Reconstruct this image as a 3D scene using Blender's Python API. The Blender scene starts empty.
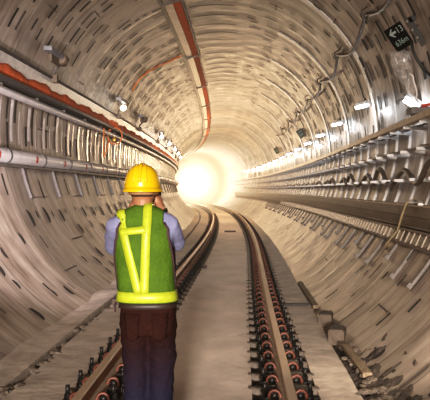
import bpy, bmesh, math, random
from mathutils import Vector, Matrix, noise as mnoise
random.seed(7)
C = bpy.context.scene.collection
PI = math.pi
R, CX, CZ = 3.15, -0.58, 2.65          # bore radius, centre of the bore
CAMZ = 1.65
PITCH = 0.9
YEND = 134.0

# ------------------------------------------------------------------ layout
def off(y):
    b = 0.12 * math.exp(-((y - 20) / 9.0) ** 2)
    return b - (max(0.0, y - 25.0) ** 2) / 694.0
def slope(y):
    return (off(y + .05) - off(y - .05)) / .1
def head(y):                            # heading as rotation about z
    return -math.atan(slope(y))
def W(x, y, z):                         # track coordinates -> world
    s = slope(y); n = math.sqrt(1 + s * s)
    return Vector((off(y) + x / n, y - x * s / n, z))
def wp(deg, y, inset=0.0):              # point on the lining
    a = math.radians(deg)
    return W(CX + (R - inset) * math.cos(a), y, CZ + (R - inset) * math.sin(a))
def phi_of_z(z, left=False):
    a = math.degrees(math.asin((z - CZ) / R))
    return 180 - a if left else a

# ------------------------------------------------------------------ materials
def nodes_of(m):
    m.use_nodes = True
    nt = m.node_tree
    return nt, nt.nodes, nt.links, nt.nodes['Principled BSDF']
def mat(name, col, rough=.6, metal=0.0, var=.25, scale=8.0, bump=.0, bscale=None, emit=None, estr=0, alpha=None, spec=.5, col2=None, stretch=None):
    m = bpy.data.materials.new(name)
    nt, N, L, P = nodes_of(m)
    P.inputs['Roughness'].default_value = rough
    P.inputs['Metallic'].default_value = metal
    P.inputs['Specular IOR Level'].default_value = spec
    tc = N.new('ShaderNodeTexCoord')
    src = tc.outputs['Object']
    if stretch:
        mp = N.new('ShaderNodeMapping'); mp.inputs['Scale'].default_value = stretch
        L.new(src, mp.inputs['Vector']); src = mp.outputs['Vector']
    nz = N.new('ShaderNodeTexNoise'); nz.inputs['Scale'].default_value = scale
    nz.inputs['Detail'].default_value = 6; nz.inputs['Roughness'].default_value = .65
    L.new(src, nz.inputs['Vector'])
    rp = N.new('ShaderNodeValToRGB')
    c2 = col2 if col2 else tuple(min(1, c * (1 + var)) for c in col)
    rp.color_ramp.elements[0].position = .32; rp.color_ramp.elements[1].position = .68
    rp.color_ramp.elements[0].color = (*[c * (1 - var) for c in col], 1)
    rp.color_ramp.elements[1].color = (*c2, 1)
    L.new(nz.outputs['Fac'], rp.inputs['Fac'])
    L.new(rp.outputs['Color'], P.inputs['Base Color'])
    if bump:
        b = N.new('ShaderNodeBump'); b.inputs['Strength'].default_value = bump; b.inputs['Distance'].default_value = .02
        n2 = N.new('ShaderNodeTexNoise'); n2.inputs['Scale'].default_value = bscale or scale * 2; n2.inputs['Detail'].default_value = 5
        L.new(src, n2.inputs['Vector']); L.new(n2.outputs['Fac'], b.inputs['Height']); L.new(b.outputs['Normal'], P.inputs['Normal'])
    if emit:
        P.inputs['Emission Color'].default_value = (*emit, 1); P.inputs['Emission Strength'].default_value = estr
    if alpha is not None:
        P.inputs['Alpha'].default_value = alpha
    return m

def lining_mat():
    m = bpy.data.materials.new('segment_concrete')
    nt, N, L, P = nodes_of(m)
    at = N.new('ShaderNodeAttribute'); at.attribute_name = 'tint'
    uv = N.new('ShaderNodeUVMap')
    mp = N.new('ShaderNodeMapping'); mp.inputs['Scale'].default_value = (.55, 3.2, 1)   # u = arc length, v = along the bore: streaks run down the arc
    L.new(uv.outputs['UV'], mp.inputs['Vector'])
    nz = N.new('ShaderNodeTexNoise'); nz.inputs['Scale'].default_value = 1.6; nz.inputs['Detail'].default_value = 7; nz.inputs['Roughness'].default_value = .68
    L.new(mp.outputs['Vector'], nz.inputs['Vector'])
    rp = N.new('ShaderNodeValToRGB')
    e = rp.color_ramp.elements
    e[0].position = .28; e[0].color = (.13, .09, .065, 1)
    e[1].position = .72; e[1].color = (.65, .555, .47, 1)
    k = e.new(.46); k.color = (.385, .315, .258, 1)
    L.new(nz.outputs['Fac'], rp.inputs['Fac'])
    mx = N.new('ShaderNodeMix'); mx.data_type = 'RGBA'; mx.blend_type = 'MULTIPLY'; mx.inputs['Factor'].default_value = 1
    L.new(rp.outputs['Color'], mx.inputs[6]); L.new(at.outputs['Color'], mx.inputs[7])
    # blotches
    n3 = N.new('ShaderNodeTexNoise'); n3.inputs['Scale'].default_value = 2.2; n3.inputs['Detail'].default_value = 4
    L.new(uv.outputs['UV'], n3.inputs['Vector'])
    r3 = N.new('ShaderNodeValToRGB'); r3.color_ramp.elements[0].position = .35; r3.color_ramp.elements[0].color = (.72, .68, .66, 1)
    r3.color_ramp.elements[1].position = .6; r3.color_ramp.elements[1].color = (1, 1, 1, 1)
    L.new(n3.outputs['Fac'], r3.inputs['Fac'])
    m2 = N.new('ShaderNodeMix'); m2.data_type = 'RGBA'; m2.blend_type = 'MULTIPLY'; m2.inputs['Factor'].default_value = 1
    L.new(mx.outputs[2], m2.inputs[6]); L.new(r3.outputs['Color'], m2.inputs[7])
    L.new(m2.outputs[2], P.inputs['Base Color'])
    rr = N.new('ShaderNodeMapRange'); rr.inputs[3].default_value = .30; rr.inputs[4].default_value = .62
    L.new(n3.outputs['Fac'], rr.inputs[0]); L.new(rr.outputs[0], P.inputs['Roughness'])
    b = N.new('ShaderNodeBump'); b.inputs['Strength'].default_value = .35; b.inputs['Distance'].default_value = .012
    L.new(nz.outputs['Fac'], b.inputs['Height']); L.new(b.outputs['Normal'], P.inputs['Normal'])
    return m

M = {}
M['lining'] = lining_mat()
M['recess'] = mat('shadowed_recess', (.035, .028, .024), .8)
M['recess_pale'] = mat('pale_recess_shade', (.12, .095, .08), .8)  # paler version of the painted pocket shade, joints and scuffs, commoner farther off
M['pale_patch'] = mat('pale_glossy_concrete', (.62, .57, .55), .22, var=.12, scale=4)  # pale glossy bars on the left wall between tray and pipe
M['slab'] = mat('track_slab_concrete', (.84, .72, .61), .7, var=.16, scale=2.2, bump=.35, bscale=9, stretch=(1, .6, 1))
M['slab_side'] = mat('walkway_concrete', (.60, .51, .425), .75, var=.26, scale=3, bump=.45, bscale=10)
M['ballast'] = mat('oily_grit', (.075, .058, .047), .85, var=.5, scale=22, bump=1, bscale=50)
M['gutter'] = mat('dark_gutter', (.028, .025, .023), .6, var=.5, scale=12, bump=.8)  # very dark tone for groove, gutter and batten
M['railtop'] = mat('polished_rail_steel', (.62, .46, .31), .45, .25, var=.15, scale=5, stretch=(1, .1, 1))
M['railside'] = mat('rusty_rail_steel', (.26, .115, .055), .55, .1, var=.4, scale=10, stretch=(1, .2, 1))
M['railside_lit'] = mat('lit_rail_steel', (.40, .25, .14), .6, .05, var=.3, scale=10, stretch=(1, .2, 1))  # right rail's sides: light on the web put into a tan colour
M['railfoot'] = mat('dusty_rail_foot', (.42, .32, .235), .6, .2, var=.25, scale=9)
M['clip'] = mat('red_spring_clip', (.15, .052, .034), .45, .2, var=.3, scale=30)
M['bolt'] = mat('black_bolt', (.03, .027, .026), .45, .6, var=.3, scale=20)
M['plate'] = mat('grey_plate', (.13, .11, .10), .55, .4, var=.4, scale=18)
M['grout'] = mat('grey_grout', (.17, .14, .115), .8, var=.35, scale=18, bump=.5)
M['orange'] = mat('orange_sheath', (.60, .135, .05), .75, var=.22, scale=7, spec=.12)
M['orange_cable'] = mat('orange_cable', (.75, .22, .05), .45, var=.15)
M['galv'] = mat('galvanised_steel', (.50, .48, .46), .38, .45, var=.2, scale=9)
M['galv_dark'] = mat('dark_steel', (.115, .10, .092), .5, .5, var=.3, scale=9)
M['white_pipe'] = mat('pale_pipe', (.62, .58, .555), .35, var=.12, scale=3)
M['black'] = mat('black_rubber', (.02, .019, .018), .5)
M['red'] = mat('red_marking', (.42, .05, .03), .5)
M['beige_rail'] = mat('beige_painted_steel', (.52, .42, .31), .45, .1, var=.2, scale=6)
M['arm'] = mat('pale_bracket_steel', (.40, .385, .38), .35, .3, var=.15, scale=12)
M['cable_brown'] = mat('brown_cable', (.10, .075, .06), .42, var=.3, scale=10)
M['beam'] = mat('taupe_trunking', (.165, .125, .098), .42, .25, var=.25, scale=4, stretch=(1, .3, 3))
M['ladder'] = mat('dull_zinc', (.27, .22, .18), .45, .4, var=.2)
M['strut'] = mat('grey_strut_steel', (.095, .082, .076), .5, .1, var=.25)
M['lamp_body'] = mat('tan_lamp_housing', (.13, .09, .06), .5, .1, var=.25, scale=14)
M['lamp_grey'] = mat('grey_lamp_housing', (.33, .32, .31), .4, .2)
M['lamp_cool'] = mat('lit_cool_diffuser', (.9, .95, 1), .4, emit=(.86, .93, 1), estr=14)
M['lamp_warm'] = mat('lit_warm_diffuser', (1, .95, .88), .4, emit=(1, .93, .82), estr=14)
M['tube_off'] = mat('unlit_tube', (.22, .22, .23), .3)
M['rib'] = mat('lamplit_rib', (.62, .58, .53), .4, var=.15, scale=5)  # pale tone stands in for lamp light on these wall bands
M['wood'] = mat('weathered_timber', (.25, .185, .125), .75, var=.35, scale=14, bump=.4, stretch=(3, .3, 3))
M['block'] = mat('brown_block', (.115, .085, .065), .75, var=.3, scale=14, bump=.4)
M['stone'] = mat('rubble_stone', (.15, .12, .095), .85, var=.4, scale=20, bump=.6)
M['strap'] = mat('yellowed_webbing', (.42, .33, .19), .7, var=.2)
M['sign_black'] = mat('black_sign_face', (.004, .0045, .0045), .9, spec=.05)
M['sign_green'] = mat('dark_green_sign_face', (.05, .075, .03), .5)
M['sign_glyph'] = mat('pale_green_lettering', (.17, .22, .19), .6, emit=(.5, .62, .55), estr=.03, var=.1)
M['glyph_grey'] = mat('pale_grey_lettering', (.20, .215, .21), .6, emit=(.55, .6, .58), estr=.03, var=.1)
M['brass'] = mat('brass_fitting', (.80, .50, .13), .3, .8, var=.15)
M['portal'] = mat('floodlight_lens', (1, .96, .9), .4, emit=(1, .93, .80), estr=16)
# worker
M['skin'] = mat('tanned_skin', (.33, .15, .08), .5, var=.1, scale=20)
M['shirt'] = mat('grey_blue_shirt', (.20, .207, .33), .85, spec=.15, var=.18, scale=9, bump=.5, bscale=14)
M['vest'] = mat('green_mesh_vest', (.07, .135, .013), .8, spec=.15, var=.2, scale=12, bump=.4, bscale=60)
M['reflective'] = mat('yellow_reflective_band', (.42, .49, .028), .42, var=.12, scale=40)
M['trim_dark'] = mat('dark_vest_binding', (.045, .02, .022), .7)
M['jeans'] = mat('maroon_brown_trousers', (.024, .008, .006), .85, spec=.1, var=.3, scale=6, bump=.5, bscale=40)
def jeans_mat():
    m = M['jeans']; nt, N, L, P = nodes_of(m)
    g = N.new('ShaderNodeTexCoord'); sx = N.new('ShaderNodeSeparateXYZ'); L.new(g.outputs['Object'], sx.inputs[0])
    r = N.new('ShaderNodeMapRange'); r.inputs[1].default_value = .80; r.inputs[2].default_value = .42; L.new(sx.outputs['Z'], r.inputs[0])
    mx = N.new('ShaderNodeMix'); mx.data_type = 'RGBA'
    old = P.inputs['Base Color'].links[0].from_socket
    L.new(r.outputs[0], mx.inputs['Factor']); L.new(old, mx.inputs[6]); mx.inputs[7].default_value = (.016, .015, .032, 1)
    L.new(mx.outputs[2], P.inputs['Base Color'])
jeans_mat()
M['helmet'] = mat('yellow_hard_hat_plastic', (.76, .47, .004), .28, var=.05)
M['helmet_strap'] = mat('tan_headband', (.42, .23, .11), .7)
M['hair'] = mat('dark_brown_hair', (.06, .032, .02), .7)
M['boot'] = mat('dark_leather_boot', (.05, .035, .025), .55)
M['belt'] = mat('dark_belt', (.03, .018, .014), .5)
M['phone'] = mat('black_phone', (.015, .015, .017), .25)
M['eye'] = mat('eye_white', (.8, .78, .75), .3)
def bag_mat():
    m = bpy.data.materials.new('clear_polythene'); nt, N, L, P = nodes_of(m)
    P.inputs['Base Color'].default_value = (.60, .55, .52, 1); P.inputs['Roughness'].default_value = .22
    nz = N.new('ShaderNodeTexNoise'); nz.inputs['Scale'].default_value = 10; nz.inputs['Detail'].default_value = 3
    r = N.new('ShaderNodeMapRange'); r.inputs[1].default_value = .4; r.inputs[2].default_value = .65; r.inputs[3].default_value = .06; r.inputs[4].default_value = .34
    L.new(nz.outputs['Fac'], r.inputs[0]); L.new(r.outputs[0], P.inputs['Alpha'])
    return m
M['bag'] = bag_mat()

# ------------------------------------------------------------------ mesh helpers
class MB:
    def __init__(s): s.v = []; s.f = []; s.mi = []; s.sm = []
    def add(s, vs, fs, mi=0, smooth=False):
        b = len(s.v); s.v += [tuple(v) for v in vs]
        for f in fs:
            s.f.append(tuple(i + b for i in f)); s.mi.append(mi); s.sm.append(smooth)
        return s
    def box(s, c, d, mat3=None, mi=0, taper=1.0):
        c = Vector(c); hx, hy, hz = d[0] / 2, d[1] / 2, d[2] / 2
        pts = []
        for z in (-hz, hz):
            t = taper if z > 0 else 1
            for x, y in ((-hx, -hy), (hx, -hy), (hx, hy), (-hx, hy)):
                p = Vector((x * t, y * t, z)); pts.append(c + (mat3 @ p if mat3 else p))
        return s.add(pts, [(3, 2, 1, 0), (4, 5, 6, 7), (0, 1, 5, 4), (1, 2, 6, 5), (2, 3, 7, 6), (3, 0, 4, 7)], mi)
    def tube(s, pts, r, seg=8, mi=0, cap=True, smooth=True, flat=None):
        pts = [Vector(p) for p in pts]; n = len(pts)
        rr = r if isinstance(r, (list, tuple)) else [r] * n
        t0 = (pts[1] - pts[0]).normalized()
        up = Vector((0, 0, 1)) if abs(t0.z) < .9 else Vector((1, 0, 0))
        a = t0.cross(up).normalized()
        vs = []; fs = []
        for i, p in enumerate(pts):
            t = (pts[min(i + 1, n - 1)] - pts[max(i - 1, 0)]).normalized()
            a = (a - t * a.dot(t)).normalized(); b = t.cross(a)
            for k in range(seg):
                an = 2 * PI * k / seg
                fl = flat if flat else 1
                vs.append(p + a * math.cos(an) * rr[i] + b * math.sin(an) * rr[i] * fl)
        for i in range(n - 1):
            for k in range(seg):
                k2 = (k + 1) % seg
                fs.append((i * seg + k, i * seg + k2, (i + 1) * seg + k2, (i + 1) * seg + k))
        s.add(vs, fs, mi, smooth)
        if cap:
            b0 = len(s.v) - n * seg
            s.f.append(tuple(b0 + k for k in reversed(range(seg)))); s.mi.append(mi); s.sm.append(False)
            s.f.append(tuple(b0 + (n - 1) * seg + k for k in range(seg))); s.mi.append(mi); s.sm.append(False)
        return s
    def sweep(s, prof, y0, y1, step=1.2, mi=0, mis=None, smooth=False, jit=0):
        """closed cross-section (x, z) carried along the curved track"""
        n = max(1, int(round((y1 - y0) / step))); m = len(prof)
        vs = []
        for i in range(n + 1):
            y = y0 + (y1 - y0) * i / n
            for (x, z) in prof: vs.append(W(x, y, z))
        b = len(s.v); s.v += [tuple(v) for v in vs]
        for i in range(n):
            for k in range(m):
                k2 = (k + 1) % m
                s.f.append((b + i * m + k, b + i * m + k2, b + (i + 1) * m + k2, b + (i + 1) * m + k))
                s.mi.append(mis[k] if mis else mi); s.sm.append(smooth)
        s.f.append(tuple(b + k for k in reversed(range(m)))); s.mi.append(mi); s.sm.append(False)
        s.f.append(tuple(b + n * m + k for k in range(m))); s.mi.append(mi); s.sm.append(False)
        return s
    def rings(s, rings, mi=0, smooth=True, caps=True):
        m = len(rings[0]); b = len(s.v)
        for r in rings: s.v += [tuple(v) for v in r]
        for i in range(len(rings) - 1):
            for k in range(m):
                k2 = (k + 1) % m
                s.f.append((b + i * m + k, b + i * m + k2, b + (i + 1) * m + k2, b + (i + 1) * m + k)); s.mi.append(mi); s.sm.append(smooth)
        if caps:
            s.f.append(tuple(b + k for k in reversed(range(m)))); s.mi.append(mi); s.sm.append(smooth)
            s.f.append(tuple(b + (len(rings) - 1) * m + k for k in range(m))); s.mi.append(mi); s.sm.append(smooth)
        return s
    def mesh(s, name):
        me = bpy.data.meshes.new(name); me.from_pydata(s.v, [], s.f)
        me.polygons.foreach_set('material_index', s.mi); me.polygons.foreach_set('use_smooth', s.sm)
        me.update(); return me
    def build(s, name, m, parent=None, loc=None, rz=0, fix=True):
        me = s.mesh(name)
        for x in (m if isinstance(m, (list, tuple)) else [m]): me.materials.append(x)
        if fix:
            bm = bmesh.new(); bm.from_mesh(me); bmesh.ops.recalc_face_normals(bm, faces=bm.faces); bm.to_mesh(me); bm.free()
        o = bpy.data.objects.new(name, me); C.objects.link(o)
        if parent: o.parent = parent
        if loc is not None: o.location = loc
        if rz: o.rotation_euler[2] = rz
        return o
def tag(o, label, cat=None, group=None, kind=None):
    if label: o['label'] = label
    if cat: o['category'] = cat
    if group: o['group'] = group
    if kind: o['kind'] = kind
    return o
def thing(name, label, cat, loc=(0, 0, 0), rz=0, group=None):
    o = bpy.data.objects.new(name, None); C.objects.link(o); o.empty_display_size = .05
    o.location = loc; o.rotation_euler[2] = rz
    return tag(o, label, cat, group)
def copy_tree(o, parent=None):
    c = o.copy(); C.objects.link(c)
    if parent: c.parent = parent
    for ch in [x for x in ALL() if x.parent == o]: copy_tree(ch, c)
    return c
def ALL(): return list(C.objects)
def dup(root, kids, loc, rot, label, group):
    """kids: list of (object, [sub-objects]) gathered once"""
    r = root.copy(); C.objects.link(r); r.location = loc; r.rotation_euler = rot
    r['label'] = label; r['group'] = group
    for ch, subs in kids:
        c = ch.copy(); C.objects.link(c); c.parent = r
        for g in subs:
            d = g.copy(); C.objects.link(d); d.parent = c
    return r
def kids_of(root):
    return [(c, list(c.children)) for c in root.children]
def origin_to(o, p):
    p = Vector(p); o.data.transform(Matrix.Translation(-p)); o.location = p; return o
ONES = ['', 'first', 'second', 'third', 'fourth', 'fifth', 'sixth', 'seventh', 'eighth', 'ninth', 'tenth', 'eleventh', 'twelfth',
        'thirteenth', 'fourteenth', 'fifteenth', 'sixteenth', 'seventeenth', 'eighteenth', 'nineteenth']
TENS = ['', '', 'twent', 'thirt', 'fort', 'fift', 'sixt', 'sevent', 'eight', 'ninet']
def nth(n):
    if n < 20: return ONES[n]
    if n >= 100: return 'one hundred and ' + nth(n - 100) if n > 100 else 'hundredth'
    return TENS[n // 10] + 'ieth' if n % 10 == 0 else TENS[n // 10] + 'y-' + ONES[n % 10]

# ------------------------------------------------------------------ the bore
def lining(name, d0, d1, y0=-16.2, y1=YEND):
    vs = []; fs = []; mi = []; sm = []; tint = []; uvs = []
    nd = int(round((d1 - d0) / 3.0)); ds = [d0 + (d1 - d0) * i / nd for i in range(nd + 1)]
    nr = int((y1 - y0) / PITCH)
    rg = random.Random(11)
    prev = None
    for k in range(nr):
        ya = y0 + k * PITCH
        t = rg.uniform(.72, 1.1); warm = rg.uniform(-.02, .02)
        if k % 3 == 0: t *= .86
        dr0 = rg.uniform(-.004, .004); dr1 = rg.uniform(-.004, .004)
        for (yy, ins, tt) in ((ya, dr0 - .001, .35), (ya + .016, dr0 - .001, .35), (ya + .018, dr0, t), (ya + .10, dr0 + .001, t), (ya + PITCH * .5, (dr0 + dr1) / 2 + .004, t * 1.05), (ya + PITCH - .10, dr1 + .001, t), (ya + PITCH - .004, dr1, t)):
            row = len(vs)
            for d in ds:
                vs.append(tuple(wp(d, yy, ins))); tint.append((tt * (1 + warm), tt, tt * (1 - warm), 1)); uvs.append((math.radians(d) * R, yy))
            if prev is not None:
                for i in range(nd):
                    fs.append((prev + i, prev + i + 1, row + i + 1, row + i)); mi.append(0); sm.append(True)
            prev = row
    # joints and stains, plus flat patches painting the shade of bolt pockets
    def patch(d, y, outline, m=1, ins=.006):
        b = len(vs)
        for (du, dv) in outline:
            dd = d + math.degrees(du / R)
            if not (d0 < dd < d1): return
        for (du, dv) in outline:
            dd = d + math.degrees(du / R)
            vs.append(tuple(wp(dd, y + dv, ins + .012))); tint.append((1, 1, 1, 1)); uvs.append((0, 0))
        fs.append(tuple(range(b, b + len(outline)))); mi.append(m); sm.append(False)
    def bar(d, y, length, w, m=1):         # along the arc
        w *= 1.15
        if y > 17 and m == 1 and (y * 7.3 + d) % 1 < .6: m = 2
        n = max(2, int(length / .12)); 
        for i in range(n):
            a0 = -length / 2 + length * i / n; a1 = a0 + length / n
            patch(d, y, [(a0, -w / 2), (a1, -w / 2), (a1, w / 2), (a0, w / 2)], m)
    def moon(d, y, r, m=1, flip=1):
        patch(d, y, [(r * 1.6 * math.cos(a), flip * r * 1.7 * math.sin(a)) for a in [PI * i / 8 for i in range(9)]], m)
    rp = random.Random(int(abs(d0) * 10) + 3)
    for k in range(nr - 1):
        ya = y0 + k * PITCH
        # longitudinal segment joints
        for base in (-38, 8, 52, 142, 187, 226):
            d = base + (0, 14, -9)[k % 3]
            if k % 2 and base != 187: continue
            hl = .24 if base < 180 else .40
            patch(d, ya + PITCH / 2, [(-.009, -hl), (.009, -hl), (.009, hl), (-.009, hl)], 2 if k % 4 else 1)
        if ya > 60: continue
        J = lambda a: rp.uniform(-a, a)
        for d in (113, 120.5, 128, 135.5, 143, 150):
            for v in (.24, .58):
                if rp.random() < .78: bar(d + J(1.2), ya + v + J(.05), rp.uniform(.20, .34), rp.uniform(.05, .08), 1 if rp.random() < .75 else 2)
        for d in (75, 67, 59, 51):
            for v in (.24, .58):
                if rp.random() < .52: bar(d + J(1.2), ya + v + J(.05), rp.uniform(.16, .36), rp.uniform(.04, .07), 1 if rp.random() < .7 else 2)
        for d in (44, 36):
            if rp.random() < .85: moon(d + J(1), ya + .60, .07)
            if rp.random() < .6: bar(d + 3 + J(1), ya + .28, .32, .05)
        for d in (174, 181.5):
            for v in (.22, .60):
                if rp.random() < .8: bar(d + J(1.5), ya + v + J(.04), rp.uniform(.28, .44), rp.uniform(.06, .10), 1 if rp.random() < .6 else 2)
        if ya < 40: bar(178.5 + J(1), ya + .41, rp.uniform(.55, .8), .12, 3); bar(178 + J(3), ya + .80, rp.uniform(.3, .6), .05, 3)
        if k % 2: bar(197.5 + J(1), ya + .62, .34, .055)
        if rp.random() < .92: moon(207.5 + J(.8), ya + .28 + J(.04), rp.uniform(.08, .105))
        if rp.random() < .6: moon(206.5 + J(1), ya + .64 + J(.05), rp.uniform(.03, .05))
        for d in (214, 220, 226, 231):
            for v in (.25, .65):
                if rp.random() < .16: moon(d + J(2.5), ya + v + J(.1), rp.uniform(.05, .09), 1, rp.choice((1, -1)))
                elif rp.random() < .18: bar(d + J(2.5), ya + v + J(.1), rp.uniform(.12, .38), rp.uniform(.03, .07), rp.choice((1, 1, 2)))
        for d in (4, 12, 20, 28):
            for v in (.2, .6):
                if rp.random() < .75: bar(d + J(2), ya + v + J(.05), rp.uniform(.2, .45), rp.uniform(.06, .13), 1 if rp.random() < .6 else 2)
        for d in (-22, -28, -34, -40, -46, -51):
            for v in (.2, .6):
                if rp.random() < .32: bar(d + J(3), ya + v + J(.12), rp.uniform(.10, .42), rp.uniform(.025, .06), rp.choice((1, 1, 2)))
                elif rp.random() < .12: moon(d + J(3), ya + v, rp.uniform(.03, .06), 1, -1)
        for (a, b_) in ((82.5, 101.5),):
            bar((a + b_) / 2, ya + .30, math.radians(b_ - a) * R, .05, 1 if k % 4 else 2)
    me = bpy.data.meshes.new(name); me.from_pydata(vs, [], fs)
    me.polygons.foreach_set('material_index', mi); me.polygons.foreach_set('use_smooth', sm)
    ca = me.color_attributes.new('tint', 'FLOAT_COLOR', 'POINT')
    ca.data.foreach_set('color', [c for t in tint for c in t])
    ul = me.uv_layers.new(name='UVMap')
    lv = [0] * len(me.loops); me.loops.foreach_get('vertex_index', lv)
    ul.data.foreach_set('uv', [c for i in lv for c in uvs[i]])
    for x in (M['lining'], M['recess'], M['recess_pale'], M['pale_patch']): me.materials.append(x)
    me.update(); me.set_sharp_from_angle(angle=math.radians(25))
    o = bpy.data.objects.new(name, me); C.objects.link(o); o['kind'] = 'structure'
    return o
lining('wall_right', -63, 60); lining('ceiling', 60, 120); lining('wall_left', 120, 243)

# ------------------------------------------------------------------ floor
def strip(name, x0, x1, z, m, y0=-16, y1=YEND - 4, nx=4, step=.9, amp=.0, thick=.25):
    mb = MB()
    prof = [(x0 + (x1 - x0) * i / nx, z) for i in range(nx + 1)] + [(x1, z - thick), (x0, z - thick)]
    mb.sweep(prof, y0, y1, step)
    if amp:
        mb.v = [(v[0], v[1], v[2] + (amp * (mnoise.noise(Vector((v[0] * 2.3, v[1] * 1.3, 4))) ) if v[2] > z - .1 else 0)) for v in mb.v]
    o = mb.build(name, m); o['kind'] = 'structure'; return o
RL, RR = -1.14, .366
strip('floor', RL + .27, RR - .27, 0, M['slab'], nx=10, step=.3, amp=.012)
strip('floor', RR + .27, .97, 0, M['slab_side'], nx=4, step=.3, amp=.02)
strip('floor', -1.87, RL - .24, 0, M['slab_side'], nx=6, step=.3, amp=.015)
strip('floor', -2.36, -1.97, .01, M['slab_side'], nx=6, step=.3, amp=.035)
strip('trim_1', -1.99, -1.85, -.09, M['gutter'], nx=1)
strip('trim_2', .96, 1.40, -.11, M['gutter'], nx=2, step=.4, amp=.03)
strip('floor', RL - .25, RL + .28, -.035, M['ballast'], nx=4, step=.4)
strip('floor', RR - .28, RR + .28, -.035, M['ballast'], nx=4, step=.4)

# ------------------------------------------------------------------ rails
def rail(xc, side, label):
    zb = .045
    foot, web, hd = .070, .011, .036
    prof = [(-foot, zb), (-foot, zb + .014), (-web, zb + .032), (-web, zb + .110), (-hd, zb + .124), (-hd, zb + .150), (-hd + .008, zb + .158),
            (hd - .008, zb + .158), (hd, zb + .150), (hd, zb + .124), (web, zb + .110), (web, zb + .032), (foot, zb + .014), (foot, zb)]
    mis = [2, 2, 1, 1, 1, 0, 0, 0, 1, 1, 1, 2, 2, 1]
    mb = MB(); mb.sweep([(xc + a, b) for a, b in prof], -4, YEND - 6, .9, mis=mis)
    return tag(origin_to(mb.build('rail', [M['railtop'], M['railside_lit'] if side > 0 else M['railside'], M['railfoot']]), W(xc, 5, .045)), label, 'rail', 'running rails')
rail(RL, -1, 'left-hand steel running rail, nearer the worker, curving away into the tunnel')
rail(RR, 1, 'right-hand steel running rail with tan polished head, bending left into the glow')

# fasteners: plate under the foot, two red clips, two bolts, grout pads
def e_clip(side):
    mb = MB(); pts = []
    for i in range(11):
        a = PI * (-.18 + 1.3 * i / 10)
        pts.append((side * (.100 - .046 * math.cos(a)), -.045 + .02 * i / 10, .062 + .050 * math.sin(a)))
    mb.tube(pts, .0125, 6)
    mb.tube([(side * .06, -.03, .07), (side * .06, .06, .072), (side * .10, .075, .06)], .012, 6); return mb
def bolt_mb(side):
    mb = MB(); x = side * .175
    mb.tube([(x, .0, .03), (x, 0, .06)], .034, 10); mb.tube([(x, 0, .06), (x, 0, .10)], .026, 6, smooth=False); mb.tube([(x, 0, .10), (x, 0, .165)], .017, 8)
    mb.tube([(side * .10, .0, .04), (side * .10, 0, .085)], .030, 8)
    return mb
def grout_mb(side):
    rg = random.Random(3 + side); mb = MB()
    pts = []
    for i in range(9):
        a = 2 * PI * i / 9; pts.append((side * .235 + .075 * math.cos(a) * rg.uniform(.7, 1.2), .085 * math.sin(a) * rg.uniform(.6, 1.2)))
    mb.rings([[(x, y, -.045) for x, y in pts], [(x * .98, y * .8, -.005) for x, y in pts], [(x * .97, y * .5, .008) for x, y in pts]])
    return mb
FG = {}
def make_fastener(xs_out):
    t = thing('rail_fastener', '', 'rail fastener')
    MB().box((0, 0, .021), (.36, .17, .046)).build('base_plate', M['plate'], t)
    for s in (-1, 1):
        e_clip(s).build('spring_clip', M['clip'], t)
        bolt_mb(s).build('bolt', M['bolt'], t)
        grout_mb(s).build('grout_pad', M['grout'], t)
    return t
def simple_fastener_mesh():
    mb = MB(); mb.box((0, 0, .021), (.36, .17, .046), mi=0)
    for s in (-1, 1):
        e = e_clip(s); mb.add(e.v, e.f, 1); b = bolt_mb(s); mb.add(b.v, b.f, 2); g = grout_mb(s); mb.add(g.v, g.f, 3)
    me = mb.mesh('rail_fastener')
    for m in ('plate', 'clip', 'bolt', 'grout'): me.materials.append(M[m])
    return me
proto = make_fastener(0); KIDS = kids_of(proto); first = [True]
fsm = simple_fastener_mesh()
SP = .43
for (xc, nm, y0) in ((RR, 'right-hand', 4.98), (RL, 'left-hand', 4.9)):
    for i in range(96):
        y = y0 + SP * (i - 1); n = i + 1
        lab = 'red-clipped rail fastener, %s from the viewer along the %s rail' % (nth(n), nm)
        grp = 'fasteners along the %s rail' % nm
        p = W(xc, y, 0); rot = (0, 0, head(y))
        if y < 31:
            if first[0]:
                proto.location = p; proto.rotation_euler = rot; proto['label'] = lab; proto['group'] = grp; first[0] = False
            else: dup(proto, KIDS, p, rot, lab, grp)
        else:
            o = bpy.data.objects.new('rail_fastener', fsm); C.objects.link(o); o.location = p; o.rotation_euler = rot; tag(o, lab, 'rail fastener', grp)

# ------------------------------------------------------------------ left wall services
LZ = CAMZ
def lx(z, inset=0):                        # x of left wall at height z
    return CX - math.sqrt(max(0, (R - inset) ** 2 - (z - CZ) ** 2))
def rx(z, inset=0):
    return CX + math.sqrt(max(0, (R - inset) ** 2 - (z - CZ) ** 2))
Y1 = 90
# cable tray (pale back strip, dark lips)
t = thing('cable_tray', 'long pale cable tray with dark lips carrying orange ducting, high on left wall', 'cable tray', W(lx(LZ + 1.8), 6, LZ + 1.65))
def at(t, o): o.parent = t; o.matrix_parent_inverse = Matrix.Translation(-Vector(t.location)); return o
def rebase(o, t):                          # make mesh local to thing's base
    o.data.transform(Matrix.Translation(-Vector(t.location))); o.parent = t; return o
zt, zb = LZ + 2.02, LZ + 1.62
xw = lx(zt, .02)
rebase(MB().sweep([(lx(zt), zt), (lx(zt) + .10, zt - .01), (lx(zb + .2) + .075, zb + .17), (lx(zb + .2) + .02, zb + .17)], -3, Y1, .9).build('back_strip', M['galv']), t)
rebase(MB().sweep([(lx(zt) + .06, zt + .0), (lx(zt) + .13, zt + .0), (lx(zt) + .13, zt + .035), (lx(zt) + .06, zt + .035)], -3, Y1, .9).build('upper_lip', M['galv_dark']), t)
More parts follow.
